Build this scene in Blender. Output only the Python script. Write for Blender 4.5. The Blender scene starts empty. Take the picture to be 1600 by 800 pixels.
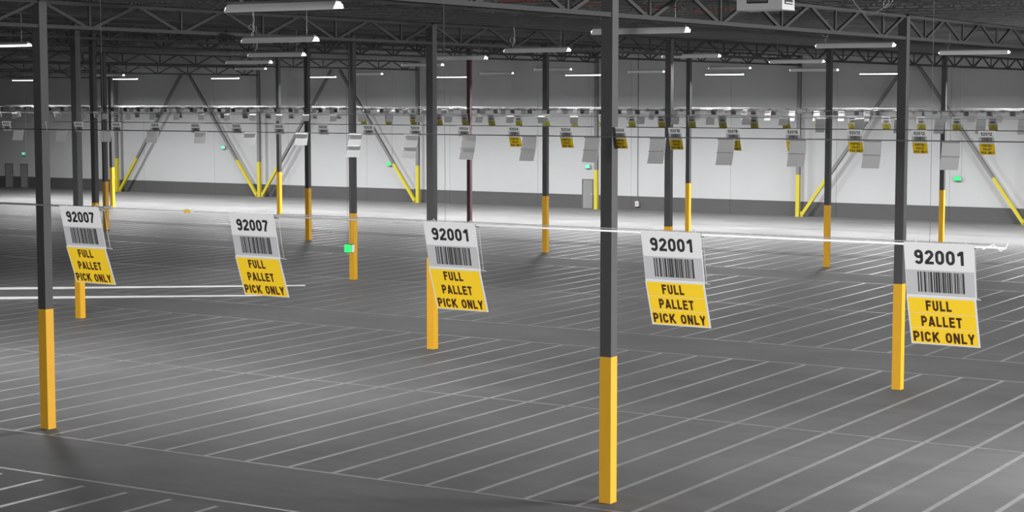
import bpy, math, random
from mathutils import Vector, Matrix

# ------------------------------------------------------------------ camera, world, exposure
H = 7.9                                   # camera height above the floor (metres); plan units below are multiples of it
YAW, PITCH, FOC = 0.553122, 0.086758, 2860.34
scn = bpy.context.scene
col = scn.collection
cd = bpy.data.cameras.new('camera'); cam = bpy.data.objects.new('camera', cd); col.objects.link(cam)
cd.sensor_width = 36.0; cd.lens = FOC / 1600 * 36.0; cd.clip_end = 500; cd.clip_start = 0.1
cam.location = (0, 0, H)
cam.rotation_euler = (math.pi / 2 - PITCH, 0, YAW)
scn.camera = cam
w = bpy.data.worlds.new('hall_air'); scn.world = w; w.use_nodes = True
bg = w.node_tree.nodes['Background']; bg.inputs[0].default_value = (1, 1, 1, 1); bg.inputs[1].default_value = 0.22
scn.view_settings.view_transform = 'Standard'; scn.view_settings.look = 'None'
scn.view_settings.exposure = 0.0; scn.view_settings.gamma = 1.0; scn.view_settings.use_curve_mapping = False
P_LAMP, P_WALL, P_BACK = 330.0, 3500.0, 300.0    # watts: hall fixtures, row beside the back wall, fixtures behind the viewpoint
def big_light(name, a, b, z, size, power, ta, tb, tz):   # large area lights placed outside the picture
    ld = bpy.data.lights.new(name, 'AREA'); ld.shape = 'RECTANGLE'; ld.size = size; ld.size_y = size*.5; ld.energy = power
    lo = bpy.data.objects.new(name, ld); col.objects.link(lo); lo.location = (a*H, b*H, H+z*H)
    lo.rotation_euler = (Vector((ta*H, tb*H, H+tz*H))-lo.location).to_track_quat('-Z', 'Y').to_euler()
big_light('camera_flash', .01, -.01, .05, .3, 150, -.8, .9, -.05)    # the photographer's flash, just above the camera
big_light('fill_light_behind', 1.3, -3.6, .10, 4, 12500, -1.2, 3, -.3)  # unseen fill added to brighten the hanging signs and near column faces
big_light('side_light_right', 1.8, 6.2, -.05, 3, 11500, -2.3, 4.6, -.5)  # unseen light added from the right, for right-hand column faces and leftward shadows

# ------------------------------------------------------------------ helpers
def proj(a, b, z):
    R = a * math.cos(YAW) + b * math.sin(YAW); D = -a * math.sin(YAW) + b * math.cos(YAW)
    F = D * math.cos(PITCH) - z * math.sin(PITCH); U = D * math.sin(PITCH) + z * math.cos(PITCH)
    return 800 + FOC * R / F, 400 - FOC * U / F

def W(a, b, z=-1.0):                       # plan units (a along the sign rails, b towards the back wall, z from eye level) to metres
    return Vector((a * H, b * H, H + z * H))

class MB:
    def __init__(s): s.v = []; s.f = []
    def box(s, x0, y0, z0, x1, y1, z1):
        n = len(s.v)
        s.v += [(x0,y0,z0),(x1,y0,z0),(x1,y1,z0),(x0,y1,z0),(x0,y0,z1),(x1,y0,z1),(x1,y1,z1),(x0,y1,z1)]
        s.f += [tuple(n+i for i in q) for q in ((0,3,2,1),(4,5,6,7),(0,1,5,4),(1,2,6,5),(2,3,7,6),(3,0,4,7))]
        return s
    def bar(s, p, q, w, h=None, up=(0,0,1)):          # rectangular bar from p to q
        h = h or w; p = Vector(p); q = Vector(q); d = (q-p).normalized(); u = Vector(up)
        if abs(d.dot(u)) > .98: u = Vector((1,0,0))
        r = d.cross(u).normalized(); u = r.cross(d).normalized(); n = len(s.v)
        for c in (p, q):
            for i, j in ((-1,-1),(1,-1),(1,1),(-1,1)): s.v.append(tuple(c + r*(i*w/2) + u*(j*h/2)))
        s.f += [tuple(n+i for i in t) for t in ((0,1,2,3),(7,6,5,4),(0,4,5,1),(1,5,6,2),(2,6,7,3),(3,7,4,0))]
        return s
    def tube(s, pts, r, k=8):
        pts = [Vector(p) for p in pts]; n = len(s.v)
        for i, p in enumerate(pts):
            d = (pts[min(i+1, len(pts)-1)] - pts[max(i-1, 0)]).normalized()
            u = Vector((0,0,1)) if abs(d.z) < .9 else Vector((1,0,0))
            x = d.cross(u).normalized(); y = x.cross(d).normalized()
            for j in range(k):
                t = 2*math.pi*j/k; s.v.append(tuple(p + x*(r*math.cos(t)) + y*(r*math.sin(t))))
        for i in range(len(pts)-1):
            for j in range(k):
                s.f.append((n+i*k+j, n+i*k+(j+1)%k, n+(i+1)*k+(j+1)%k, n+(i+1)*k+j))
        s.f.append(tuple(n+j for j in range(k))[::-1]); e = n+(len(pts)-1)*k; s.f.append(tuple(e+j for j in range(k)))
        return s
    def poly(s, pts, thick=None):                       # flat polygon, optionally extruded along vector thick
        n = len(s.v); m = len(pts); s.v += [tuple(p) for p in pts]
        if thick is None: s.f.append(tuple(range(n, n+m))); return s
        t = Vector(thick); s.v += [tuple(Vector(p)+t) for p in pts]
        s.f.append(tuple(range(n, n+m))[::-1]); s.f.append(tuple(range(n+m, n+2*m)))
        for i in range(m): j = (i+1) % m; s.f.append((n+i, n+j, n+m+j, n+m+i))
        return s
    def mesh(s, name, mat):
        me = bpy.data.meshes.new(name); me.from_pydata(s.v, [], s.f); me.update()
        import bmesh
        bm = bmesh.new(); bm.from_mesh(me); bmesh.ops.recalc_face_normals(bm, faces=bm.faces); bm.to_mesh(me); bm.free()
        if mat: me.materials.append(mat)
        return me
    def build(s, name, mat, parent=None, smooth=False):
        me = s.mesh(name, mat)
        if smooth:
            for p in me.polygons: p.use_smooth = True
        return link(name, me, parent)

def link(name, data, parent=None):
    o = bpy.data.objects.new(name, data); col.objects.link(o)
    if parent: o.parent = parent
    return o
def empty(name, loc=(0,0,0), rz=0):
    o = link(name, None); o.location = loc; o.rotation_euler = (0,0,rz); o.empty_display_size = .2
    return o
def tag(o, label=None, cat=None, group=None, kind=None):
    for k, v in (('label',label),('category',cat),('group',group),('kind',kind)):
        if v: o[k] = v
    return o
def kids(o): return [c for c in bpy.data.objects if c.parent == o]
def record(o, tree=None): return (o, [record(c) for c in o.children])
def copy_tree(rec, parent=None):
    o, ch = rec; c = o.copy(); col.objects.link(c)
    if parent: c.parent = parent
    for r in ch: copy_tree(r, c)
    return c
ORD = ['', 'first','second','third','fourth','fifth','sixth','seventh','eighth','ninth','tenth','eleventh','twelfth','thirteenth','fourteenth','fifteenth','sixteenth','seventeenth','eighteenth','nineteenth','twentieth',
       'twenty-first','twenty-second','twenty-third','twenty-fourth','twenty-fifth','twenty-sixth','twenty-seventh','twenty-eighth','twenty-ninth','thirtieth']

for t_ in ('thirt','fort'):
    for u_ in ('first','second','third','fourth','fifth','sixth','seventh','eighth','ninth'): ORD.append(t_+'y-'+u_)
    ORD.append('fortieth' if t_ == 'thirt' else 'fiftieth')

# ------------------------------------------------------------------ materials
def mat(name, rgb, rough=.6, metal=0., emit=None, strength=0., noise=0., nscale=3., bump=0., spec=.5):
    m = bpy.data.materials.new(name); m.use_nodes = True; nt = m.node_tree; b = nt.nodes['Principled BSDF']
    b.inputs['Base Color'].default_value = (*rgb, 1); b.inputs['Roughness'].default_value = rough
    b.inputs['Metallic'].default_value = metal; b.inputs['Specular IOR Level'].default_value = spec
    if emit: b.inputs['Emission Color'].default_value = (*emit, 1); b.inputs['Emission Strength'].default_value = strength
    if noise:
        tc = nt.nodes.new('ShaderNodeNewGeometry'); n = nt.nodes.new('ShaderNodeTexNoise'); n.inputs['Scale'].default_value = nscale
        n.inputs['Detail'].default_value = 5
        r = nt.nodes.new('ShaderNodeMapRange'); r.inputs['To Min'].default_value = 1-noise; r.inputs['To Max'].default_value = 1+noise
        mx = nt.nodes.new('ShaderNodeVectorMath'); mx.operation = 'SCALE'; mx.inputs[0].default_value = rgb
        nt.links.new(tc.outputs['Position'], n.inputs['Vector']); nt.links.new(n.outputs['Fac'], r.inputs['Value'])
        nt.links.new(r.outputs['Result'], mx.inputs['Scale']); nt.links.new(mx.outputs['Vector'], b.inputs['Base Color'])
        if bump:
            bp = nt.nodes.new('ShaderNodeBump'); bp.inputs['Strength'].default_value = bump; bp.inputs['Distance'].default_value = .01
            nt.links.new(n.outputs['Fac'], bp.inputs['Height']); nt.links.new(bp.outputs['Normal'], b.inputs['Normal'])
    return m

M_STEEL = mat('column_grey_paint', (.08,.08,.08), .55, noise=.08, nscale=2)
M_ROOF = mat('roof_steel', (.045,.045,.044), .7, noise=.12, nscale=1.5)
M_JOIST = mat('joist_steel', (.22,.22,.218), .7)
M_DECK = mat('roof_deck', (.32,.32,.32), .85, noise=.15, nscale=1)
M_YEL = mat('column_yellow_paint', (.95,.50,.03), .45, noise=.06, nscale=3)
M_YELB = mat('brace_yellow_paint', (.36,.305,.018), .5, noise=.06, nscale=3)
M_WSTEEL = mat('wall_steel_grey', (.12,.12,.12), .55, noise=.06, nscale=2)
M_WHITE = mat('sign_white', (.62,.62,.62), .45)
M_WHITEF = mat('lit_sign_white', (.95,.95,.95), .4)  # numbered row: sign colours painted brighter, standing in for light reflected by sheeting
M_SYELF = mat('lit_sign_yellow', (1.0,.70,.03), .4)
M_PATCHF = mat('lit_barcode_grey', (.66,.66,.67), .4)
M_PATCH = mat('sign_barcode_grey', (.42,.42,.43), .4)
M_SYEL = mat('sign_yellow', (.80,.53,.022), .4)
M_BLACK = mat('print_black', (.02,.02,.02), .5)
M_BROWN = mat('print_dark_brown', (.06,.022,.01), .5)
M_BACK = mat('sign_bare_back', (.58,.58,.58), .5, noise=.05, nscale=1)
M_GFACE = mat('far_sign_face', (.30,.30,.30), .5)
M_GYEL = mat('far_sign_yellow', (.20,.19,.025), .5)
M_RAIL = mat('bright_rod', (.95,.95,.95), .35, .0)
M_RAILD = mat('dull_conduit', (.13,.13,.13), .5, .2)
M_GALV = mat('galvanised', (.45,.45,.45), .45, .3)
M_REFL = mat('fixture_reflector', (.85,.85,.85), .5)
M_REFLD = mat('fixture_top', (.22,.22,.22), .6)
M_TUBE = mat('fluorescent_tube', (.9,.9,.9), .4, emit=(1,1,1), strength=5.)
M_CAP = mat('glowing_end_cap', (.9,.9,.9), .4, emit=(1,1,1), strength=1.1)
M_GREEN = mat('exit_green', (.02,.5,.1), .4, emit=(.03,.95,.16), strength=1.0)
M_MINT = mat('exit_pale_green', (.1,.5,.3), .4, emit=(.12,.62,.36), strength=.9)
M_CASE = mat('exit_case', (.10,.12,.11), .5)
M_HEAT = mat('heater_enamel', (.70,.70,.70), .5)
M_DARK = mat('dark_grille', (.03,.03,.03), .7)
M_CORD = mat('pale_cord', (.55,.55,.52), .6)
M_RED = mat('red_pipe_paint', (.40,.07,.05), .6)
M_MAROON = mat('maroon_paint', (.075,.035,.04), .55)
M_DOOR = mat('door_grey', (.17,.17,.17), .5)
M_DOORF = mat('door_frame_grey', (.08,.08,.08), .5)
M_TAG = mat('yellow_clip', (.8,.5,.03), .5)

# floor: sealed concrete
M_FLOOR = bpy.data.materials.new('sealed_concrete'); M_FLOOR.use_nodes = True
nt = M_FLOOR.node_tree; b = nt.nodes['Principled BSDF']; N = nt.nodes.new; L = nt.links.new
g = N('ShaderNodeNewGeometry')
n1 = N('ShaderNodeTexNoise'); n1.inputs['Scale'].default_value = .35; n1.inputs['Detail'].default_value = 6; L(g.outputs['Position'], n1.inputs['Vector'])
mp = N('ShaderNodeMapping'); mp.inputs['Rotation'].default_value = (0,0,-YAW); mp.inputs['Scale'].default_value = (.35,2.0,1); L(g.outputs['Position'], mp.inputs['Vector'])
n2 = N('ShaderNodeTexNoise'); n2.inputs['Scale'].default_value = 1.2; n2.inputs['Detail'].default_value = 7; L(mp.outputs['Vector'], n2.inputs['Vector'])
ad = N('ShaderNodeMath'); ad.operation = 'ADD'; L(n1.outputs['Fac'], ad.inputs[0]); L(n2.outputs['Fac'], ad.inputs[1])
rp = N('ShaderNodeMapRange'); rp.inputs['From Min'].default_value = .6; rp.inputs['From Max'].default_value = 1.4
rp.inputs['To Min'].default_value = .084; rp.inputs['To Max'].default_value = .132; L(ad.outputs[0], rp.inputs['Value'])
cb = N('ShaderNodeCombineColor')
for i in range(3): L(rp.outputs['Result'], cb.inputs[i])
L(cb.outputs[0], b.inputs['Base Color'])
rr = N('ShaderNodeMapRange'); b.inputs['Specular IOR Level'].default_value = .06; rr.inputs['To Min'].default_value = .58; rr.inputs['To Max'].default_value = .74; L(n2.outputs['Fac'], rr.inputs['Value']); L(rr.outputs['Result'], b.inputs['Roughness'])
bp = N('ShaderNodeBump'); bp.inputs['Strength'].default_value = .12; bp.inputs['Distance'].default_value = .01; L(n2.outputs['Fac'], bp.inputs['Height']); L(bp.outputs['Normal'], b.inputs['Normal'])

def paint_mat(name, v, wear):
    m = bpy.data.materials.new(name); m.use_nodes = True; nt = m.node_tree; b = nt.nodes['Principled BSDF']
    g = nt.nodes.new('ShaderNodeNewGeometry'); n = nt.nodes.new('ShaderNodeTexNoise'); n.inputs['Scale'].default_value = 2.2; n.inputs['Detail'].default_value = 6
    nt.links.new(g.outputs['Position'], n.inputs['Vector'])
    r = nt.nodes.new('ShaderNodeMapRange'); r.inputs['From Min'].default_value = .3; r.inputs['From Max'].default_value = .7
    r.inputs['To Min'].default_value = v*(1-wear); r.inputs['To Max'].default_value = v; nt.links.new(n.outputs['Fac'], r.inputs['Value'])
    c = nt.nodes.new('ShaderNodeCombineColor')
    for i in range(3): nt.links.new(r.outputs['Result'], c.inputs[i])
    nt.links.new(c.outputs[0], b.inputs['Base Color']); b.inputs['Roughness'].default_value = .45
    return m
M_STRIPE = paint_mat('worn_floor_paint', .21, .35)
M_STRIPEF = paint_mat('very_worn_floor_paint', .12, .35)
M_LINE = paint_mat('worn_boundary_paint', .20, .3)
M_STREAK = paint_mat('floor_light_streak', .85, .05)  # light streaks put into the floor colour

# wall paint: white over a dark grey dado painted up to about a metre
M_WALL = bpy.data.materials.new('wall_paint'); M_WALL.use_nodes = True
nt = M_WALL.node_tree; b = nt.nodes['Principled BSDF']; N = nt.nodes.new; L = nt.links.new
g = N('ShaderNodeNewGeometry'); sx = N('ShaderNodeSeparateXYZ'); L(g.outputs['Position'], sx.inputs[0])
gt = N('ShaderNodeMath'); gt.operation = 'GREATER_THAN'; gt.inputs[1].default_value = .122*H; L(sx.outputs['Z'], gt.inputs[0])
n1 = N('ShaderNodeTexNoise'); n1.inputs['Scale'].default_value = .25; n1.inputs['Detail'].default_value = 4; L(g.outputs['Position'], n1.inputs['Vector'])
rp = N('ShaderNodeMapRange'); rp.inputs['To Min'].default_value = .93; rp.inputs['To Max'].default_value = 1.07; L(n1.outputs['Fac'], rp.inputs['Value'])
mx = N('ShaderNodeMix'); mx.data_type = 'RGBA'; mx.inputs['A'].default_value = (.048,.048,.048,1); mx.inputs['B'].default_value = (.325,.329,.333,1); L(gt.outputs[0], mx.inputs['Factor'])
vm = N('ShaderNodeVectorMath'); vm.operation = 'SCALE'; L(mx.outputs['Result'], vm.inputs[0]); L(rp.outputs['Result'], vm.inputs['Scale']); L(vm.outputs['Vector'], b.inputs['Base Color'])
b.inputs['Roughness'].default_value = .7

# ------------------------------------------------------------------ plan
A0, DA, B0, DB, BW = -2.144, 1.929, 3.924, 2.0697, 14.275
BWALL = 14.37
COLW = .0307
ZG = [(3.6,.16),(1.714,.17),(-.215,.18),(-2.144,.190),(-4.073,.202),(-6.0,.256),(-7.93,.300),(-9.86,.247),(-11.79,.208),(-13.72,.189),(-15.65,.178),(-17.6,.17),(-19.5,.16)]
def zg(a):                                   # underside of the girders follows the low ridge of the roof
    for (a1,z1),(a0,z0) in zip(ZG, ZG[1:]):
        if a0 <= a <= a1: return z0 + (z1-z0)*(a-a0)/(a1-a0)
    return ZG[-1][1] if a < ZG[-1][0] else ZG[0][1]
GD = .086                                    # girder depth
JD = .055                                    # joist depth

# ------------------------------------------------------------------ setting
fl = MB().box(-20*H, -3*H, -.2, 4*H, (BWALL+.05)*H, 0).build('floor', M_FLOOR); tag(fl, kind='structure', label='grey sealed concrete warehouse floor')
# painted pallet stripes
sw = .0075
stripe_mf = MB().box(-sw*H, 0, .001, sw*H, 2.523*H, .003).mesh('painted_stripe', M_STRIPEF)
stripe_me = MB().box(-sw*H, 0, .001, sw*H, 2.523*H, .003).mesh('painted_stripe', M_STRIPE)
blocks = [(.855,3.40),(3.84,6.363),(6.826,9.349),(9.812,12.335)]
cnt = 0
far_mb = MB()
for bi, (b0, b1) in enumerate(blocks):
    for n in range(-22, 100):
        a = -2.187 - .1497*n
        x0, y0 = proj(a, b0, -1); x1, y1 = proj(a, b1, -1)
        if max(x0, x1) < -60 or min(x0, x1) > 1660 or y1 > 830: continue
        if bi in (0, 1, 2) and cnt < 295:
            o = link('painted_stripe', stripe_me if bi < 2 else stripe_mf, fl); o.location = (a*H, b0*H, 0); cnt += 1
        else:
            far_mb.box((a-sw)*H, b0*H, .001, (a+sw)*H, b1*H, .003)
o = far_mb.build('painted_stripes', M_STRIPEF, fl); o['kind'] = 'stuff'
for b_ in (3.43, 3.84, 5.093, 6.363, 6.826, 8.09, 9.349, 9.812, 11.07, 12.335, .855):
    MB().box(-17*H, (b_-.006)*H, .003, 3*H, (b_+.006)*H, .005).build('boundary_line', M_LINE, fl)
# two streaks of light on the floor at left, painted as white bands
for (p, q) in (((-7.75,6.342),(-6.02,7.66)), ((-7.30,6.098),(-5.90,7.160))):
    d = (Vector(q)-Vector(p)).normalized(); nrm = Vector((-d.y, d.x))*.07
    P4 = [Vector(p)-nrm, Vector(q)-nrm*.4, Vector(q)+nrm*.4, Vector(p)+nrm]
    MB().poly([(v.x*H, v.y*H, .006) for v in P4], (0,0,.002)).build('light_streak', M_STREAK, fl)

# back wall: tall precast panels with narrow recessed joints
wl = empty('wall_back', (0,0,0)); tag(wl, kind='structure', label='white back wall of tall panels over a dark grey painted dado')
pw = DA/2
for i in range(-4, 22):
    a1 = A0 + .30 - pw*(i-0) ; a0 = a1 - pw
    if a0 < -19.6 or a1 > 3.6: continue
    MB().box((a0)*H+.008, BWALL*H, 0, a1*H-.008, BWALL*H+.2, 1.56*H).build('wall_panel', M_WALL, wl)
MB().box(-19.7*H, BWALL*H+.04, 0, 3.6*H, BWALL*H+.25, 1.56*H).build('joint_backing', M_WALL, wl)

# roof deck
dk = MB()
for (a1,z1),(a0,z0) in zip(ZG, ZG[1:]):
    t0, t1 = (1+z0+GD+JD)*H, (1+z1+GD+JD)*H
    dk.poly([(a0*H,-3*H,t0),(a1*H,-3*H,t1),(a1*H,(BWALL+.03)*H,t1),(a0*H,(BWALL+.03)*H,t0)], (0,0,.12))
tag(dk.build('ceiling', M_DECK), kind='structure', label='dark steel roof deck of a low ridge')

# ------------------------------------------------------------------ columns
def column(a, b, label, mat_up=M_STEEL, yellow=True, yh=.364, group=None, my=M_YEL):
    r = empty('steel_column', (a*H, b*H, 0)); tag(r, label, 'column', group, 'thing')
    w_ = COLW*H/2; top = (1+zg(a)+GD-.006)*H; y = yh*H if yellow else .02
    if yellow: 
        o = MB().box(-w_-.004,-w_-.004,.012,w_+.004,w_+.004,y).build('painted_guard', my, r); tag(o, 'yellow painted lower length')
    MB().box(-w_,-w_,y if yellow else .012,w_,w_,top).build('shaft', mat_up, r)
    MB().box(-w_-.01,-w_-.01,0,w_+.01,w_+.01,.012).build('base_plate', M_STEEL if not yellow else my, r)
    MB().box(-w_-.06,-w_-.02,top,w_+.06,w_+.02,top+.03).build('cap_plate', M_ROOF, r)
    return r
CL = {(0,0):'nearest grey square steel column with yellow foot, between second and third signs from right',
(1,0):'grey square steel column with yellow foot beside the leftmost hanging pallet sign',
(0,1):'grey square steel column with yellow foot partly behind the rightmost large pallet sign',
(1,1):'grey square steel column with yellow foot directly behind the middle large pallet sign',
(2,1):'dark square steel column whose yellow foot shows below the leftmost large sign',
(2,2):'dark square steel column with yellow foot beside the hanging green exit sign',
(2,3):'slim dark yellow-footed column standing clear between middle sign and nearest column',
(1,3):'slim dark yellow-footed column standing clear left of the rightmost large sign',
(3,3):'slim dark yellow-footed column just right of the second large sign from left',
(4,4):'distant thin steel column with yellow foot right above the top of the second large sign',
(1,2):'dark steel column rising from behind the second large sign from right',
(3,2):'dark steel column rising from behind the right edge of the leftmost large sign',
(4,3):'dark yellow-footed steel column, third in the cluster right of the leftmost column',
(5,4):'farthest free-standing dark column in the close cluster near the left end',
(3,4):'thin dark reddish steel column rising behind the middle large sign',
(2,4):'distant thin yellow-footed column directly right of the column behind the 92001 sign',
(1,4):'thin dark column with yellow foot seen behind the blank sign beside the right exit sign'}
for (i, j), lab in CL.items():
    a, b = A0-DA*i, B0+DB*j
    if (i, j) == (3, 4): column(a, b, lab, M_MAROON, False)
    else: column(a, b, lab)
for i in range(-1, 8):
    a = A0-DA*i
    nm = {-1:'wall column standing outside the right picture edge',0:'wall column beyond the rightmost brace',1:'slim wall column at the foot of the rightmost diagonal brace',2:'slim grey wall column with yellow foot at the left foot of the right brace pair',
          3:'slim grey wall column with yellow foot beside the grey door',4:'slim grey wall column with yellow foot left of the column behind the middle sign',
          5:'slim grey wall column with yellow foot where two diagonal braces meet',6:'slim grey wall column with yellow foot at the left foot of the left brace pair',7:'leftmost slim wall column beside the far left doors'}[i]
    if i in (0, -1, 7): continue
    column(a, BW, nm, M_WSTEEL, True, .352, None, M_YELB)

def brace(i, j, label):                    # chevron brace from the foot of wall column i to mid-bay towards j
    a = A0-DA*i; s = 1 if j < i else -1; am = a + s*(DA/2-.05)
    p = W(a+s*.035, BW, -.985); q = W(am, BW, zg(am)+.03)
    r = empty('diagonal_brace', (p.x, p.y, 0)); tag(r, label, 'brace')
    off = Vector((p.x, p.y, 0)); t = (.352+.0)/(q.z/H); m = p.lerp(q, t)
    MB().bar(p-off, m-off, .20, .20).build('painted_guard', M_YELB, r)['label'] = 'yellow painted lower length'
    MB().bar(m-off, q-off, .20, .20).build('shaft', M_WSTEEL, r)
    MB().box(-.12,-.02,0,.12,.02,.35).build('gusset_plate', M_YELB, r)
brace(2, 1, 'diagonal brace rising right from the wall column at the right end of the wall')
brace(1, 2, 'rightmost diagonal brace, rising left from beyond the last large sign')
brace(4, 5, 'diagonal brace rising left from the wall column near the centre exit sign')
brace(5, 4, 'diagonal brace rising right from where two braces meet at the wall')
brace(5, 6, 'diagonal brace rising left from where two braces meet at the wall')
brace(6, 5, 'leftmost diagonal brace, rising right from the left cluster of columns')

# ------------------------------------------------------------------ roof steel
GL = {-1:'dark roof truss over the far right, outside the near columns', 0:'nearest dark roof truss, running over the nearest column', 1:'second dark roof truss, over the column behind the middle sign', 2:'third dark roof truss, over the column beside the exit sign',
      3:'dark roof truss on the roof ridge, ending over the wall column by the door', 4:'dark roof truss ending over the wall column left of centre', 5:'dark roof truss ending where two wall braces meet', 6:'dark roof truss ending over the left brace pair', 7:'dark roof truss at the far left end'}
panel = DB/5
for i in range(-1, 8):
    a = A0-DA*i; z = zg(a); r = empty('roof_girder', (a*H, 0, 0)); tag(r, GL[i], 'truss', None, 'thing')
    b0 = B0 - DB*2; zb = (1+z)*H; zt = (1+z+GD)*H
    bc = MB(); cw = .07
    bc.box(-.10, b0*H, zb, -.012, BW*H, zb+.012); bc.box(-.10, b0*H, zb, -.088, BW*H, zb+.10)
    bc.box(.012, b0*H, zb, .10, BW*H, zb+.012); bc.box(.088, b0*H, zb, .10, BW*H, zb+.10)
    bc.build('bottom_chord', M_ROOF, r)
    tc = MB(); tc.box(-.10, b0*H, zt-.012, .10, BW*H, zt); tc.box(-.10, b0*H, zt-.09, -.088, BW*H, zt); tc.box(.088, b0*H, zt-.09, .10, BW*H, zt)
    tc.build('top_chord', M_ROOF, r)
    vis = i in (0, 1)
    d1 = MB().bar((0,0,0), (0,panel/2*H,zt-zb-.05), .075, .06, (1,0,0)).mesh('web_member', M_ROOF)
    d2 = MB().bar((0,0,0), (0,-panel/2*H,zt-zb-.05), .075, .06, (1,0,0)).mesh('web_member', M_ROOF)
    d3 = MB().bar((0,0,0), (0,0,zt-zb-.05), .06, .05).mesh('web_member', M_ROOF)
    allw = MB(); n = int(round((BW-b0)/panel))
    for k in range(n):
        y = (b0 + panel*(k+.5))*H
        if vis:
            for me in (d1, d2, d3):
                o = link('web_member', me, r); o.location = (0, y, zb+.03)
        else:
            allw.bar((0,y,zb+.03), (0,y+panel/2*H,zt-.02), .07, .06, (1,0,0)); allw.bar((0,y,zb+.03), (0,y-panel/2*H,zt-.02), .07, .06, (1,0,0)); allw.bar((0,y,zb+.03), (0,y,zt-.02), .06, .05)
    if not vis: o = allw.build('web', M_ROOF, r); o['kind'] = 'stuff'
# joists
jm = MB()
xs = [i*-.0965 for i in range(-20, 201)]
def jz(a): return 1 + zg(a) + GD
aa = [z[0] for z in ZG if -17.7 < z[0] < 2]
for a1, a0 in zip(aa, aa[1:]):
    for dz in (.02, JD*H-.02):
        jm.bar((a0*H,0,jz(a0)*H+dz), (a1*H,0,jz(a1)*H+dz), .06, .04)
step = .0965
a = -17.5; up = True
while a < 1.6:
    p = (a*H, 0, jz(a)*H+(.02 if up else JD*H-.02)); q = ((a+step)*H, 0, jz(a+step)*H+(JD*H-.02 if up else .02))
    jm.bar(p, q, .03); a += step; up = not up
jme = jm.mesh('roof_joist', M_JOIST)
b = 1.5
k = 0
while b < 14.3:
    o = link('roof_joist', jme); o.location = (0, b*H, 0)
    tag(o, 'one of the dark open-web joists lined up under the roof deck', 'joist', 'open-web joists under the roof deck', 'thing'); b += DB/10
# bridging and pipe runs under the deck along b
for a, r_, lab in ((-1.35,.03,'thin dark pipe run under the roof right of the nearest truss'), (-3.1,.035,'thin dark pipe run under the roof between the nearest two trusses'), (-5.0,.03,'thin dark pipe run under the roof beyond the second truss')):
    o = MB().tube([(a*H, 1.5*H, (jz(a)-.012)*H), (a*H, 14.1*H, (jz(a)-.012)*H)], r_).build('ceiling_pipe', M_ROOF); tag(o, lab, 'pipe')

# short red sprinkler lengths glimpsed between the trusses
for k, (x, y, ln) in enumerate([(930,6,.10),(1032,12,.13),(1114,16,.12),(812,1,.12),(882,20,.03)]):
    z = .245; u = (x-800)/FOC; v = (400-y)/FOC
    F = math.cos(PITCH)+v*math.sin(PITCH); Z = -math.sin(PITCH)+v*math.cos(PITCH); t = z/Z; R, D = u*t, F*t
    a, bb = R*math.cos(YAW)-D*math.sin(YAW), R*math.sin(YAW)+D*math.cos(YAW)
    p = W(a-ln/2, bb, z); q = W(a+ln/2, bb, z)
    rt = empty('sprinkler_pipe', p); tag(rt, ['short red pipe length seen just left of the nearest column top','red pipe length right of the nearest column top','red pipe length left of the unit heater','red pipe length high at the top edge left of the nearest column','small red pipe fitting on the truss left of the nearest column'][k], 'pipe')
    MB().tube([(0,0,0), q-p], .013 if k < 4 else .04).build('pipe_body', M_RED, rt)
    for s in (.15, .85):
        c = (q-p)*s; MB().tube([c, c+Vector((0,0,.045*H))], .004, 5).build('hanger_rod', M_ROOF, rt)

# ------------------------------------------------------------------ ground-plane inverse
def inv(x, y, z):
    u = (x-800)/FOC; v = (400-y)/FOC
    F = math.cos(PITCH)+v*math.sin(PITCH); Z = -math.sin(PITCH)+v*math.cos(PITCH); t = z/Z; R, D = u*t, F*t
    return R*math.cos(YAW)-D*math.sin(YAW), R*math.sin(YAW)+D*math.cos(YAW)

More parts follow.
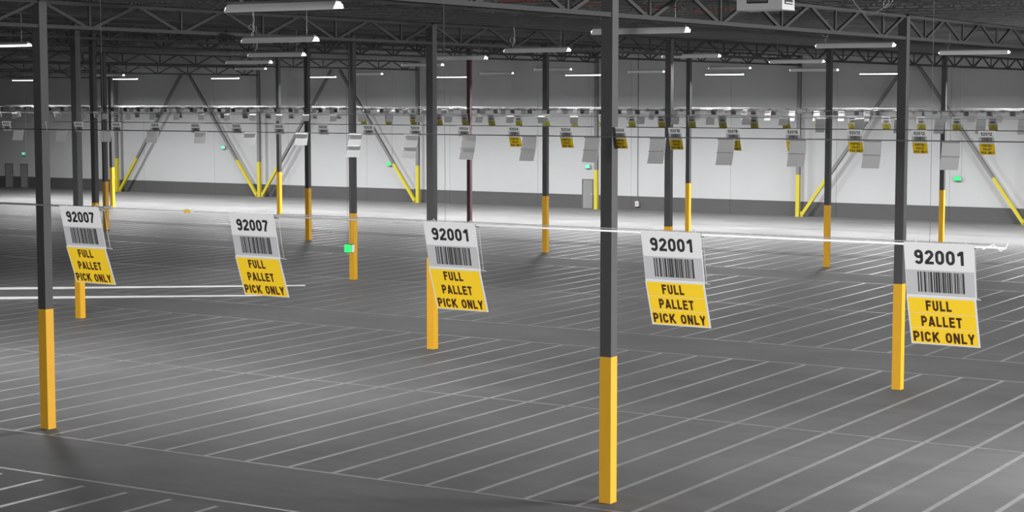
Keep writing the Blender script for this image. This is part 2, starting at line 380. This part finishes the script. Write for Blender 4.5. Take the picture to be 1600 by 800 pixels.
# ------------------------------------------------------------------ strip light fixtures
LEN = 2.40
def fixture(a, b, z, label, power, exposed=False, loops=0, group=None, glow=True):
    r = empty('strip_light', W(a, b, z)); tag(r, label, 'light', group)
    h = LEN/2
    MB().box(-h+.03,-.05,.075,h-.03,.05,.125).build('ballast_channel', M_REFLD, r)
    if exposed:
        prof = [(-.10,.045),(-.055,.078),(.055,.078),(.10,.045)]
    else:
        prof = [(-.15,-.058),(-.06,.078),(.06,.078),(.15,-.035)]
    m = MB()
    for (y0,z0),(y1,z1) in zip(prof, prof[1:]):
        m.poly([(-h,y0,z0),(h,y0,z0),(h,y1,z1),(-h,y1,z1)], (0,0,.006))
    m.build('reflector', M_REFL, r)
    for s in (-.045, .045):
        MB().tube([(-h-.05,s,.018 if not exposed else .012),(h+.05,s,.018 if not exposed else .012)], .019, 8).build('lamp_tube', M_TUBE, r)
    for s in (-1, 1):
        m = MB().poly([(s*h,-.14,-.025),(s*h,.14,-.025),(s*h,.05,.075),(s*h,-.05,.075)], (s*.012,0,0)) if not exposed else MB().poly([(s*h,-.09,.04),(s*h,.09,.04),(s*h,.05,.075),(s*h,-.05,.075)], (s*.012,0,0))
        m.build('end_cap', M_CAP if glow else M_REFL, r)
    ceil_z = ((jz(a)+JD)*H - (1+z)*H)
    for s in (-.75, .75):
        MB().tube([(s*h,0,.12),(s*h,0,ceil_z)], .004, 5).build('hanger_wire', M_GALV, r)
    if loops:
        pts = [(-h+.25,0,.13)]
        for t in range(0, 25):
            an = t/24*2*math.pi*1.3
            pts.append((-h+.25+.09*math.sin(an), .03*math.sin(an*2), .13+.10+.10*(1-math.cos(an))*.9 + t*.004))
        pts += [(-h+.33,.02,.55),(-h+.30,0,ceil_z*.8),(-h+.4,0,ceil_z)]
        MB().tube(pts, .008, 6).build('power_cord', M_CORD, r)
    ld = bpy.data.lights.new('lamp_glow', 'AREA'); ld.shape = 'RECTANGLE'; ld.size = LEN; ld.size_y = .12; ld.energy = power; ld.spread = math.radians(170 if exposed else 160)
    lo = bpy.data.objects.new('lamp_glow', ld); col.objects.link(lo); lo.parent = r; lo.location = (0,0,-.012 if exposed else .0)
    return r

near = [ # centre pixel x, y, length px used to find distance, label, exposed, loops
 (442,12.5,.194,'large strip light at the top edge above the second large sign',0,1),
 (437,63.5,.186,'second strip light down in the left stack of four',0,1),
 (432,86.5,.183,'third strip light down in the left stack of four',0,1),
 (389,98,.186,'fourth and smallest strip light of the left stack',0,0),
 (1000,49.5,.188,'strip light passing behind the top of the nearest column',0,1),
 (839,79.5,.190,'strip light left of the nearest column top, over a slim column',0,1),
 (1336,72,.191,'strip light hung just left of the rightmost near column',0,1),
 (1522,83,.191,'strip light at the upper right beyond the rightmost near column',0,1),
 (1080,88.5,.197,'faint strip light above the pair of columns right of the nearest column',0,0),
 (0,73,.186,'bright strip light cut by the left picture edge',1,0),
 (718,91.5,.186,'faint strip light right of the column top behind the middle sign',0,0)]
for x, y, z, lab, ex, lp in near:
    a, b = inv(x, y, z); fixture(a, b, z, lab, P_LAMP*(3.2 if y == 63.5 else 4.0 if x == 0 else 1.6 if y in (98, 91.5) else .3 if y == 12.5 else 1), ex, lp)
mid = [ # farther, fixed b
 (864,109,11.8,'dark distant strip light behind the slim column left of centre-right'),(1010,112.5,12.9,'dark distant strip light just right of the nearest column'),
 (776,115,12.6,'dark distant strip light right of the reddish column'),(573,116,12.2,'dark distant strip light right of the exit sign column'),
 (1140,107,11.5,'distant strip light with a bright left end, upper of a pair'),(1272,131-21,10.6,'dark distant strip light right of a slim wall column'),
 (172,118,11.3,'distant bright strip light at the top of the left column cluster'),(392,108,11.6,'distant strip light with bright left end under the left stack'),(1245,97,9.2,'faint strip light behind the slim column tops at right'),
 (660,102,9.6,'faint strip light beside the wall column left of the middle sign column')]
def at_b(x, y, b):                         # point of the plane b seen at pixel x, y
    z0, z1 = -.5, .5
    aa_, bb_ = inv(x, y, .2); k = b/bb_; return aa_*k, b, .2*k
for x, y, b, lab in mid:
    a, b, z = at_b(x, y, b); fixture(a, b, z, lab, P_LAMP*.8)
wallrow = [(708,121,'bright strip light by the wall right of the middle sign column'),(502,121,'bright strip light by the wall behind a diagonal brace left of centre'),(352,123,'bright strip light by the wall with a glint below, left part'),(195,124,'bright strip light by the wall just right of the left column cluster'),
 (38,126,'bright strip light by the wall near the left picture edge'),(1132,117,'bright strip light by the wall, lower of a pair right of centre'),(1376,116,'bright thin strip light by the wall left of the rightmost near column'),(911,118,'thin strip light by the wall with a bright dot left of the nearest column')]
for x, y, lab in wallrow:
    a, b, z = at_b(x, y, 12.75); fixture(a, b, z, lab, P_WALL, True)
for x in (1640, 1920): a, b, z = at_b(x, 112, 12.75); fixture(a, b, z, 'strip light by the wall beyond the right picture edge', P_WALL, True, group='wall strip lights beyond the frame')
# fixtures beyond the frame that go on in the same grid
for a, b in ((-1.05,4.8),(-1.05,6.6),(-.9,2.5),(-7.1,6.4),(-.3,8.2)):
    fixture(a, b, .19, 'strip light of the same grid, hung beyond the picture edge', P_LAMP*(4.6 if b == 4.8 else 1.8 if a == -7.1 else 1), group='strip lights beyond the frame')
for a, b in ((-1.7,-.35),(-.75,-.35),(.3,-.35)):
    fixture(a, b, .19, 'strip light of the same grid, hung beyond the picture edge', P_BACK, group='strip lights beyond the frame')

# ------------------------------------------------------------------ signs
SW, TH, TD, LH, LD = .0353*H, .0276*H, .0062*H, .0248*H, .0090*H
def arc(cx, cy, rx, ry, a0, a1, n=12):
    return [(cx+rx*math.cos(math.radians(a0+(a1-a0)*k/n)), cy+ry*math.sin(math.radians(a0+(a1-a0)*k/n))) for k in range(n+1)]
def glyphs(t, w_):
    x0, x1, y0, y1, xm = t/2, w_-t/2, t/2, 1-t/2, w_/2; r = (x1-x0)/2; ry = .24
    O = arc(xm,1-t/2-ry,r,ry,0,180)+arc(xm,t/2+ry,r,ry,180,360)
    return {
    '0': (w_, [(O,1)]), 'O': (w_*1.08, [([(x*1.08,y) for x,y in O],1)]),
    '1': (w_*.80, [([(w_*.62,0),(w_*.62,1)],0), ([(w_*.10,.735),(w_*.32,.77),(w_*.50,.93)],0)]),
    '2': (w_, [(arc(xm,1-t/2-.21,r,.21,175,0)+[(x1-.03,.60),(xm,.38),(x0+.04,.22),(x0,y0)],0), ([(0,y0),(w_,y0)],0)]),
    '3': (w_, [(arc(xm,.745,r,.17,165,-70),0), (arc(xm,.28,r,.195,80,-165),0)]),
    '4': (w_, [([(x1-.04,0),(x1-.04,1)],0), ([(x1-.06,.93),(x0,.36),(x0,.29),(w_+.02,.29)],0)]),
    '6': (w_, [(arc(xm,.29,r,.205,0,360)[:-1],1), (arc(xm,.68,r,.235,25,180)+[(x0,.35)],0)]),
    '7': (w_, [([(0,y1),(x1+.03,y1)],0), ([(x1,y1),(xm+.03,.50),(xm-.07,.2),(xm-.09,0)],0)]),
    '8': (w_, [(arc(xm,.74,r*.94,.175,0,360)[:-1],1), (arc(xm,.28,r,.195,0,360)[:-1],1)]),
    '9': (w_, [(arc(xm,.71,r,.205,0,360)[:-1],1), ([(x1,.66)]+arc(xm,.32,r,.235,0,-155),0)]),
    'F': (w_*.92, [([(x0,0),(x0,1)],0), ([(x0,y1),(w_*.92,y1)],0), ([(x0,.53),(w_*.84,.53)],0)]),
    'E': (w_*.95, [([(x0,0),(x0,1)],0), ([(x0,y1),(w_*.93,y1)],0), ([(x0,.52),(w_*.88,.52)],0), ([(x0,y0),(w_*.95,y0)],0)]),
    'L': (w_*.88, [([(x0,0),(x0,1)],0), ([(x0,y0),(w_*.88,y0)],0)]),
    'U': (w_*1.02, [([(x0,1),(x0,.35)]+arc(xm,.32,r,.32-t/2,180,360)+[(x1,.35),(x1,1)],0)]),
    'P': (w_, [([(x0,0),(x0,1)],0), ([(x0,y1),(xm,y1)]+arc(xm,y1-.225,r,.225,90,-90)+[(x0,y1-.45)],0)]),
    'R': (w_*1.04, [([(x0,0),(x0,1)],0), ([(x0,y1),(xm,y1)]+arc(xm,y1-.21,r,.21,90,-90)+[(x0,y1-.42)],0), ([(xm+.02,y1-.42),(x1+.04,0)],0)]),
    'A': (w_*1.12, [([(.08,0),(w_*.56,.99)],0), ([(w_*1.12-.08,0),(w_*.56,.99)],0), ([(w_*.25,.27),(w_*.87,.27)],0)]),
    'T': (w_*.98, [([(0,y1),(w_*.98,y1)],0), ([(w_*.49,0),(w_*.49,1)],0)]),
    'I': (t, [([(x0,0),(x0,1)],0)]),
    'C': (w_*1.02, [(arc(xm,1-t/2-ry,r,ry,5,180)+arc(xm,t/2+ry,r,ry,180,355),0)]),
    'K': (w_*1.08, [([(x0,0),(x0,1)],0), ([(w_-.02,1),(x0+.02,.40)],0), ([(x0+.16,.55),(w_*1.02,0)],0)]),
    'N': (w_*1.04, [([(x0,0),(x0,1)],0), ([(w_*1.04-x0,0),(w_*1.04-x0,1)],0), ([(x0+.01,.97),(w_*1.04-x0-.01,.03)],0)]),
    'Y': (w_*1.06, [([(.08,1),(w_*.53,.42)],0), ([(w_*1.06-.08,1),(w_*.53,.42)],0), ([(w_*.53,0),(w_*.53,.46)],0)]),
    }
def ribbon(m, pts, closed, t, ox, fx, fy, cx):
    n = len(pts); P = [Vector(p) for p in pts]; Lf, Rt = [], []
    for i in range(n):
        a = P[i-1] if (i or closed) else None; c = P[(i+1) % n] if (i < n-1 or closed) else None
        ds = [d.normalized() for d in ((P[i]-a) if a is not None else None, (c-P[i]) if c is not None else None) if d is not None]
        nn = [Vector((-d.y, d.x)) for d in ds]; v = sum(nn, Vector((0,0)));
        v = v.normalized() if v.length > 1e-6 else nn[0]; sc = 1/max(.55, v.dot(nn[0])); v = v*(t/2*sc)
        Lf.append(P[i]+v); Rt.append(P[i]-v)
    q = [((p.x+ox-cx)*fx, (p.y-.5)*fy, 0) for p in Lf+Rt]; b0 = len(m.v); m.v += q
    for i in range(n if closed else n-1):
        j = (i+1) % n; m.f.append((b0+i, b0+j, b0+n+j, b0+n+i))
def text_mesh(s, width, height, mat_, bold=.215, sp=.13, name='lettering'):
    gl = glyphs(bold, .60); tot = sum(gl[c][0] for c in s) + sp*(len(s)-1); fx = width/tot; fy = height; m = MB(); x = 0
    for c in s:
        w_, paths = gl[c]
        for k, (p, cl) in enumerate(paths): ribbon(m, p, cl, bold, x, fx, fy, tot/2)
        x += w_+sp
    me = bpy.data.meshes.new(name); me.from_pydata(m.v, [], m.f); me.update(); me.materials.append(mat_)
    return me
def on_panel(me, u, v, top, bot, lift):
    """place a flat x-y mesh on a panel: u across, v fraction down from top line to bottom line (y,z pairs)"""
    out = me.copy(); t = Vector((0,top[0],top[1])); bt = Vector((0,bot[0],bot[1])); dn = (bt-t); n = Vector((0,-1,0)); n = (n - dn.normalized()*n.dot(dn.normalized())).normalized()
    for w_ in out.vertices:
        x, y = w_.co.x, w_.co.y
        w_.co = t + dn*v - dn.normalized()*y + Vector((u+x,0,0)) + n*lift
    return out
rnd = random.Random(4)
def barcode_mesh(wd, ht, seed):
    rr_ = random.Random(seed); m = MB(); x = -wd/2
    while x < wd/2:
        t = rr_.choice((.0022,.0022,.0035,.006,.0085)) * wd/.20; g = rr_.choice((.0018,.0025,.0035,.005)) * wd/.20
        m.poly([(x,-ht/2,0),(min(x+t,wd/2),-ht/2,0),(min(x+t,wd/2),ht/2,0),(x,ht/2,0)]); x += t+g
    return m.mesh('barcode', M_BLACK)
def rect_mesh(wd, ht, mt, name): return MB().poly([(-wd/2,-ht/2,0),(wd/2,-ht/2,0),(wd/2,ht/2,0),(-wd/2,ht/2,0)]).mesh(name, mt)
T0, T1 = (0., 0.), (TD, -TH)               # top and fold line of the upper plate (y back, z)
L0, L1 = (TD-.006, -TH+.004), (TD-.006+LD, -TH-LH+.004)
def plate(p, q, wd, th=.004):
    return MB().poly([(-wd/2,p[0],p[1]),(wd/2,p[0],p[1]),(wd/2,q[0],q[1]),(-wd/2,q[0],q[1])], (0,th,0))
def sign(number=None, words=None, full=True, detail=2, split=False, blank=False, face=M_WHITE, yel=M_SYEL, seed=1):
    """detail 2 = lettering and barcode, 1 = small print"""
    r = empty('pallet_sign')
    mt = M_BACK if blank else face
    tp = plate(T0, T1, SW).build('number_panel', mt, r)
    if not blank:
        pw_ = rect_mesh(SW*.985, TH*.47, M_PATCH if face is M_WHITE else M_PATCHF if face is M_WHITEF else M_GFACE, 'barcode_label')
        link('barcode_label', on_panel(pw_, 0, .715, T0, T1, .0015), tp)
        link('barcode', on_panel(barcode_mesh(SW*.67, TH*.385, seed), .004, .70, T0, T1, .003), tp)
        if number: link('number', on_panel(text_mesh(number, SW*.71, TH*.265, M_BLACK, .205, .11, 'number'), .0, .245, T0, T1, .003), tp)
        else: link('number', on_panel(rect_mesh(SW*.6, TH*.18, M_BLACK, 'number'), 0, .27, T0, T1, .003), tp)
    # top flange folded back over the rail, and the lip at the fold
    MB().poly([(-SW/2,0,0),(SW/2,0,0),(SW/2,.055,-.020),(-SW/2,.055,-.020)], (0,0,.003)).build('top_flange', mt, r)
    if detail == 2:
        for s in (-1, 1):
            x = s*SW*.36
            MB().tube([(x,.02,-.008),(x,.012,.006),(x,.03,.013),(x,.035,0)], .0016, 5).build('clip', M_RAIL, r)
        for s in (-1, 1):
            x = s*SW*.46
            MB().tube([(x,.055,-.02),(x,.055+.018,-TH*.6),(x,TD+.045,-TH-.004)], .0012, 4).build('tie_string', M_CORD, r)
    if full:
        lp = plate(L0, L1, SW, .004).build('instruction_panel', mt, r)
        MB().poly([(-SW/2,TD-.004,-TH+.008),(SW/2,TD-.004,-TH+.008),(SW/2+.004,TD+.045,-TH-.004),(-SW/2+.004,TD+.045,-TH-.004)], (0,0,.003)).build('fold_lip', mt, r)
        if not blank:
            hh = math.hypot(LD, LH)
            if split:
                for v in (.175,.495,.815): link('yellow_label', on_panel(rect_mesh(SW*.955, hh*.312, yel, 'yellow_label'), 0, v, L0, L1, .0015), lp)
            else: link('yellow_label', on_panel(rect_mesh(SW*.955, hh*.96, yel, 'yellow_label'), 0, .50, L0, L1, .0015), lp)
            if words:
                for wds, u, v, wf in words:
                    link('lettering', on_panel(text_mesh(wds, SW*wf, TH*.205, M_BROWN), SW*u, v, L0, L1, .003), lp)
            elif yel is M_GYEL:
                for v, wf in ((.25,.3),(.5,.4),(.75,.7)): link('lettering', on_panel(rect_mesh(SW*wf, TH*.08, M_BROWN, 'lettering'), 0, v, L0, L1, .003), lp)
    return r
FULL = (('FULL',-.04,.17,.37),('PALLET',-.02,.50,.59),('PICK',-.265,.83,.38),('ONLY',.225,.83,.42))
PART = (('PARTIAL',0,.18,.60),('PALLET',0,.50,.52),('PICK',-.235,.82,.34),('ONLY',.21,.82,.38))
def put(r, a, b, k, rz=0):
    r.location = W(a, b, -k); r.rotation_euler = (0,0,rz)
# rail helper
def rail(a0, a1, b, k, rad, mt, label, cable=False):
    r = empty('sign_rail', W((a0+a1)/2, b, -k)); tag(r, label, 'rail'); hx = (a1-a0)/2*H
    MB().tube([(-hx,.02,0),(hx,.02,0)], rad, 8).build('rod', mt, r, True)
    return r

# --- first row: five large signs right in front
K1, B1 = .0720, .872
big = [(1463,'92001','rightmost large sign, white 92001 over yellow FULL PALLET PICK ONLY',True),(1050,'92001','second large sign from the right, 92001, just right of the nearest column',True),(700,'92001','middle large sign, white 92001 over yellow FULL PALLET PICK ONLY',False),
       (390,'92007','second large sign from the left, white 92007 over yellow','x'),(123,'92007','leftmost large sign, white 92007 over yellow, beside the left column','x')]
def a_at(x, b, z):
    lo, hi = -20., 4.
    for _ in range(50):
        m = (lo+hi)/2
        if proj(m, b, z)[0] < x: lo = m
        else: hi = m
    return lo
for x, num, lab, sp in big:
    x_ = {1463:1466,1050:1047,700:701,390:392,123:123}[x]
    r = sign(num, FULL, True, 2, sp is True, seed=11 if num == '92001' else 23); tag(r, lab, 'sign', 'large pallet signs in front')
    put(r, a_at(x_, B1, -K1), B1, K1)
aL, aM, aR = a_at(-80, B1, -K1), a_at(164, B1, -K1), a_at(1570, B1, -K1)
r = rail(a_at(425, B1, -K1), aR, B1, K1+.0008, .0046, M_RAIL, 'bright metal rod carrying the large front signs, hooked at its right end')
hx = (aR-a_at(425, B1, -K1))/2*H
MB().tube([(hx-.09,.02,-.008),(hx-.05,.02,.012),(hx-.02,.02,-.012),(hx,.02,.004),(hx+.012,.02,.03)], .0028, 6).build('end_hook', M_RAIL, r)
MB().tube([(-hx,.035,.010),(hx-.06,.035,.010)], .0022, 6).build('guy_cable', M_GALV, r)
r = rail(aL, aM, B1, K1, .0050, M_RAILD, 'dull grey rod carrying the leftmost large sign from the left edge')
hx = (aM-aL)/2*H
MB().tube([(hx-.02,.02,0),(hx+.03,.02,.004)], .008, 8).build('turnbuckle', M_GALV, r)
o = MB().tube([W(aM, B1, -K1)+Vector((.03,.02,0)), W(a_at(425, B1, -K1), B1, -K1)+Vector((0,.02,0))], .0018, 6).build('guy_wire', M_GALV); tag(o, 'thin wire joining the leftmost and second large signs', 'wire')
a = a_at(289, B1, -K1); r = empty('wire_clip', W(a, B1, -K1)+Vector((0,.02,0))); tag(r, 'small yellow clip on the thin wire between the two 92007 signs', 'clip')
MB().tube([(-.022,0,-.002),(-.008,0,.002),(.01,0,-.001),(.02,0,0)], .0075, 8).build('clip_body', M_TAG, r)
MB().tube([(.02,0,.0),(.036,0,0),(.036,0,.012)], .0028, 6).build('clip_tail', M_RAIL, r)
for x, lab in ((160,'thin wire hanging from the roof to the leftmost large sign'),(692,'thin wire hanging from the roof to the middle large sign'),(1450,'thin wire hanging from the roof to the rightmost large sign')):
    a = a_at(x, B1, -K1); p = W(a, B1, -K1)+Vector((0,.02,0)); q = W(a, B1, zg(a)+GD+JD)
    o = MB().tube([p, q], .0009, 5).build('drop_wire', M_RAILD); tag(o, lab, 'wire')

# --- farther rows.  (b, k, end pixel x of first sign, number fn, two-plate limit x, facing)
def row(name, b, k, x_start, pitch, blank, full_from, numbers, labf, proto_args, railspec, skip=()):
    a = a_at(x_start, b, -k); i = 0; cache = {}
    while True:
        x, y = proj(a, b, -k)
        if x < -25: break
        full = x > full_from; num = numbers(i) if numbers else None; key = (full, num)
        if i not in skip:
            if key not in cache:
                r = sign(num, PART if num and full else None, full, 1, False, blank, **proto_args); bpy.context.view_layer.update(); cache[key] = record(r)
            else: r = copy_tree(cache[key])
            put(r, a, b, k, math.pi if blank else 0)
            tag(r, labf(i, x, full), 'sign', name)
        i += 1; a -= pitch
def nm(i): return ORD[i+1] if i+1 < len(ORD) else None
def lab_row(adj, where):
    def f(i, x, full):
        o = nm(i)
        t = '' if full or 'tiny' in adj else 'single-plate '
        return (f'{o} {t}{adj} from the right in {where}' if o and i else (f'rightmost {t}{adj} in {where}' if i == 0 else f'{"" if "tiny" in adj else "tiny "}{t}{adj} far left in {where}'))
    return f
R2 = (3.29,.0818); R3 = (B0,.0739); R4 = (6.32,.0778); R5 = (6.84,.0768); R6 = (9.34,.0782); R7 = (9.82,.0775); R8 = (12.32,.093); R9 = (12.80,.086)
row('blank sign backs in the second row', *R2, 1487, .1508, True, 500, None, lab_row('blank grey sign back','the nearest far row'), {}, None)
NUM3 = lambda i: '92012' if i < 3 else '92018' if i < 6 else '92024' if i < 10 else '92030'
row('partial pallet signs in the third row', *R3, 1541, .1505, False, 760, NUM3, (lambda i, x, full: f'{"rightmost" if i==0 else (ORD[i+1]+" from right")} {"white and yellow" if full else "grey"} {NUM3(i)} sign in the {"PARTIAL PALLET" if full else "small numbered"} row'), dict(face=M_WHITEF, yel=M_SYELF), None)
row('blank sign backs in the fourth row', *R4, 1600, .1489, True, 1235, None, lab_row('blank grey sign back','the fourth row'), {}, None)
row('small yellow-footed signs in the fifth row', *R5, 1551, .1400, False, 560, None, lab_row('small grey and olive sign','the fifth row'), dict(face=M_GFACE, yel=M_GYEL), None)
row('blank sign backs in the sixth row', *R6, 1562, .1430, True, 980, None, lab_row('tiny dark sign back','the sixth row'), {}, None)
row('tiny grey signs in the seventh row', *R7, 1582, .1265, False, 3000, None, lab_row('tiny grey sign','the seventh row'), dict(face=M_GFACE, yel=M_GYEL), None)
row('tiny white sign backs in the eighth row', *R8, 1590, .1430, True, 3000, None, lab_row('tiny pale sign back','the eighth row by the wall'), {}, None)
row('tiny grey signs in the ninth row', *R9, 1600, .1480, False, 3000, None, lab_row('tiny grey sign','the ninth row by the wall'), dict(face=M_GFACE, yel=M_GYEL), None)
for (b, k), rad, lab in ((R2,.009,'grey conduit carrying the nearest row of blank sign backs'),(R4,.009,'grey conduit carrying the fourth row of signs'),(R5,.009,'grey conduit carrying the fifth row of signs'),
     (R6,.010,'thin conduit carrying the sixth row of signs'),(R7,.010,'thin conduit carrying the seventh row of signs'),(R8,.012,'thin pale conduit carrying the eighth row of signs'),(R9,.012,'thin pale conduit carrying the ninth row of signs')):
    rail(a_at(-60,b,-k), a_at(1700,b,-k), b, k-.0006, rad, M_GALV if b == 12.32 else M_RAILD, lab)
b, k = R3
WHERE = ['right of the nearest column','between the nearest and leftmost columns','left of the leftmost column','in the fourth bay from the right','in the fifth bay from the right','in the sixth bay from the right','in the seventh bay from the right','in the eighth bay from the right']
for i in range(0, 8):
    rail(A0-DA*i+.045, A0-DA*(i-1)-.045, b, k-.0006, .008, M_RAILD, 'grey conduit of the numbered sign row, '+WHERE[i])

# ------------------------------------------------------------------ exit signs, conduits, doors
def exit_sign(p, wd, ht, dp, mt, label, wires=None):
    r = empty('exit_sign', p); tag(r, label, 'exit sign')
    MB().box(-wd/2-.02,-dp/2,-ht/2-.02,wd/2+.02,dp/2,ht/2+.02).build('housing', M_CASE, r)
    MB().box(-wd/2,-dp/2-.006,-ht/2,wd/2,-dp/2,ht/2).build('lit_face', mt, r)
    MB().box(wd/2+.02,-dp/2,-ht/2,wd/2+.026,dp/2,ht/2).build('side_lamp', M_HEAT, r)
    if wires:
        for s in (-.06, .06): MB().tube([(s,0,ht/2),(s,0,wires)], .006, 5).build('hanger_rod', M_RAILD, r)
    return r
a, b = inv(545.5, 388, -.62); exit_sign(W(a, b, -.62), .27, .24, .14, M_GREEN, 'bright green exit sign hanging in front of a column', (1+zg(a)+GD)*H-(1-.62)*H)
for x, y, mt, lab in ((1496,279,M_GREEN,'green exit sign on the wall near the right end'),(608,256,M_GREEN,'green exit sign left of centre by a diagonal brace'),(918,260,M_MINT,'pale green exit sign above the grey door'),
                  (37,240,M_MINT,'pale green exit sign above the far left doors'),(349,230,M_MINT,'tiny pale green exit sign high on the wall between left braces')):
    bb = BWALL-.02; a = a_at(x, bb, -.63); z0, z1 = -1., 0.
    for _ in range(40):
        m = (z0+z1)/2
        if proj(a, bb, m)[1] > y: z0 = m
        else: z1 = m
    s = 1.35 if x == 1496 else 1.0
    exit_sign(W(a, bb, z0), .34*s, .24, .1, mt, lab)
    if x != 349:
        o = MB().tube([W(a+.022, BWALL-.004, z0+.02), W(a+.022, BWALL-.004, zg(a)+GD)], .022, 6).build('conduit', M_GALV); tag(o, 'thin vertical conduit feeding the '+lab, 'conduit')
        a_ = a
a = a_at(997, BWALL, -.5)
o = MB().tube([W(a, BWALL-.005, -.93), W(a, BWALL-.005, zg(a)+GD)], .025, 6).build('conduit', M_RAILD); tag(o, 'long vertical conduit down to the switch box right of the nearest column', 'conduit')
r = empty('switch_box', W(a, BWALL-.012, -.945)); tag(r, 'small grey switch box on the dark dado right of the nearest column', 'switch box')
MB().box(-.13,-.08,-.18,.13,.08,.18).build('housing', M_GALV, r); MB().box(-.03,-.11,-.05,.03,-.08,.05).build('lever', M_RAILD, r)
for n_, (x0, x1, lab) in enumerate([(910,927,'grey steel door left of the nearest column'),(9,21,'leftmost grey door in the back wall'),(33,44,'grey door beside the leftmost wall door')]):
    a0, a1 = a_at(x0, BWALL, -.9), a_at(x1, BWALL, -.9); wd = (a1-a0)*H; ht = .262*H
    r = empty('door_%d' % (n_+1), W(a0, BWALL, -1)); tag(r, lab, None, None, 'structure')
    MB().box(.05,-.03,.01,wd-.05,0,ht-.05).build('door_leaf', M_DOOR, r)
    f_ = MB().box(0,-.06,0,.05,0,ht); f_.box(wd-.05,-.06,0,wd,0,ht); f_.box(0,-.06,ht-.05,wd,0,ht); f_.build('door_frame', M_DOORF, r)
    MB().box(wd-.18,-.07,1.0,wd-.08,-.03,1.06).build('door_handle', M_GALV, r)

# ------------------------------------------------------------------ unit heater and loose cable at the top edge
a, b = inv(1222, 15, .217)
r = empty('unit_heater', W(a, b, .219)); tag(r, 'boxy white unit heater with dark louvres hanging at the top edge', 'heater')
wx, dy, hz = .98, .62, .62
MB().box(-wx,0,0,0,dy,hz).build('cabinet', M_HEAT, r)
MB().box(-wx+.22,-.012,.12,-.30,.0,hz-.1).build('front_grille', M_DARK, r)
for k in range(6): MB().box(-wx+.24,-.02,.16+k*.07,-.32,-.012,.18+k*.07).build('slat', M_REFLD, r)
MB().box(0,.12,.10,.012,dy-.12,hz-.08).build('side_louvre', M_DARK, r)
for k in range(6): MB().box(.012,.13,.12+k*.07,.03,dy-.13,.145+k*.07).build('slat', M_HEAT, r)
MB().box(-wx-.01,-.01,-.012,.01,dy+.01,.0).build('bottom_edge', M_WHITE, r)
for sx_ in (-wx+.05,-.05):
    MB().tube([(sx_,.1,hz),(sx_,.1,(jz(a)-1.217)*H)], .008, 5).build('hanger_rod', M_GALV, r)
def cable(pix, z, label, rad=.008):
    pts = []
    for x, y, dz in pix:
        a0, b0 = inv(1365, 12, z); # constant-b sheet
        aa_, bb_ = inv(x, max(y, -60), z); kk = b0/bb_; pts.append(W(aa_*kk, b0, z*kk)+Vector((0,dz,0)))
    o = MB().tube(pts, rad, 6).build('loose_cable', M_CORD); tag(o, label, 'cable')
sm = []
P0 = [(1328,-20),(1332,0),(1340,12),(1350,20),(1358,23.5),(1368,21),(1377,15),(1384,9),(1388,3),(1385,-2),(1380,4),(1382,12),(1389,10),(1395,3),(1396,-10),(1392,-24)]
for i_ in range(len(P0)-1):
    for t in (0,.33,.66): 
        p0 = P0[max(i_-1,0)]; p1 = P0[i_]; p2 = P0[i_+1]; p3 = P0[min(i_+2,len(P0)-1)]
        c = [.5*((2*p1[q])+(-p0[q]+p2[q])*t+(2*p0[q]-5*p1[q]+4*p2[q]-p3[q])*t*t+(-p0[q]+3*p1[q]-3*p2[q]+p3[q])*t**3) for q in (0,1)]
        sm.append((c[0], c[1], .05*math.sin(i_*.9+t)))
cable(sm, .235, 'pale loose cable looping down at the top edge near the rightmost column')
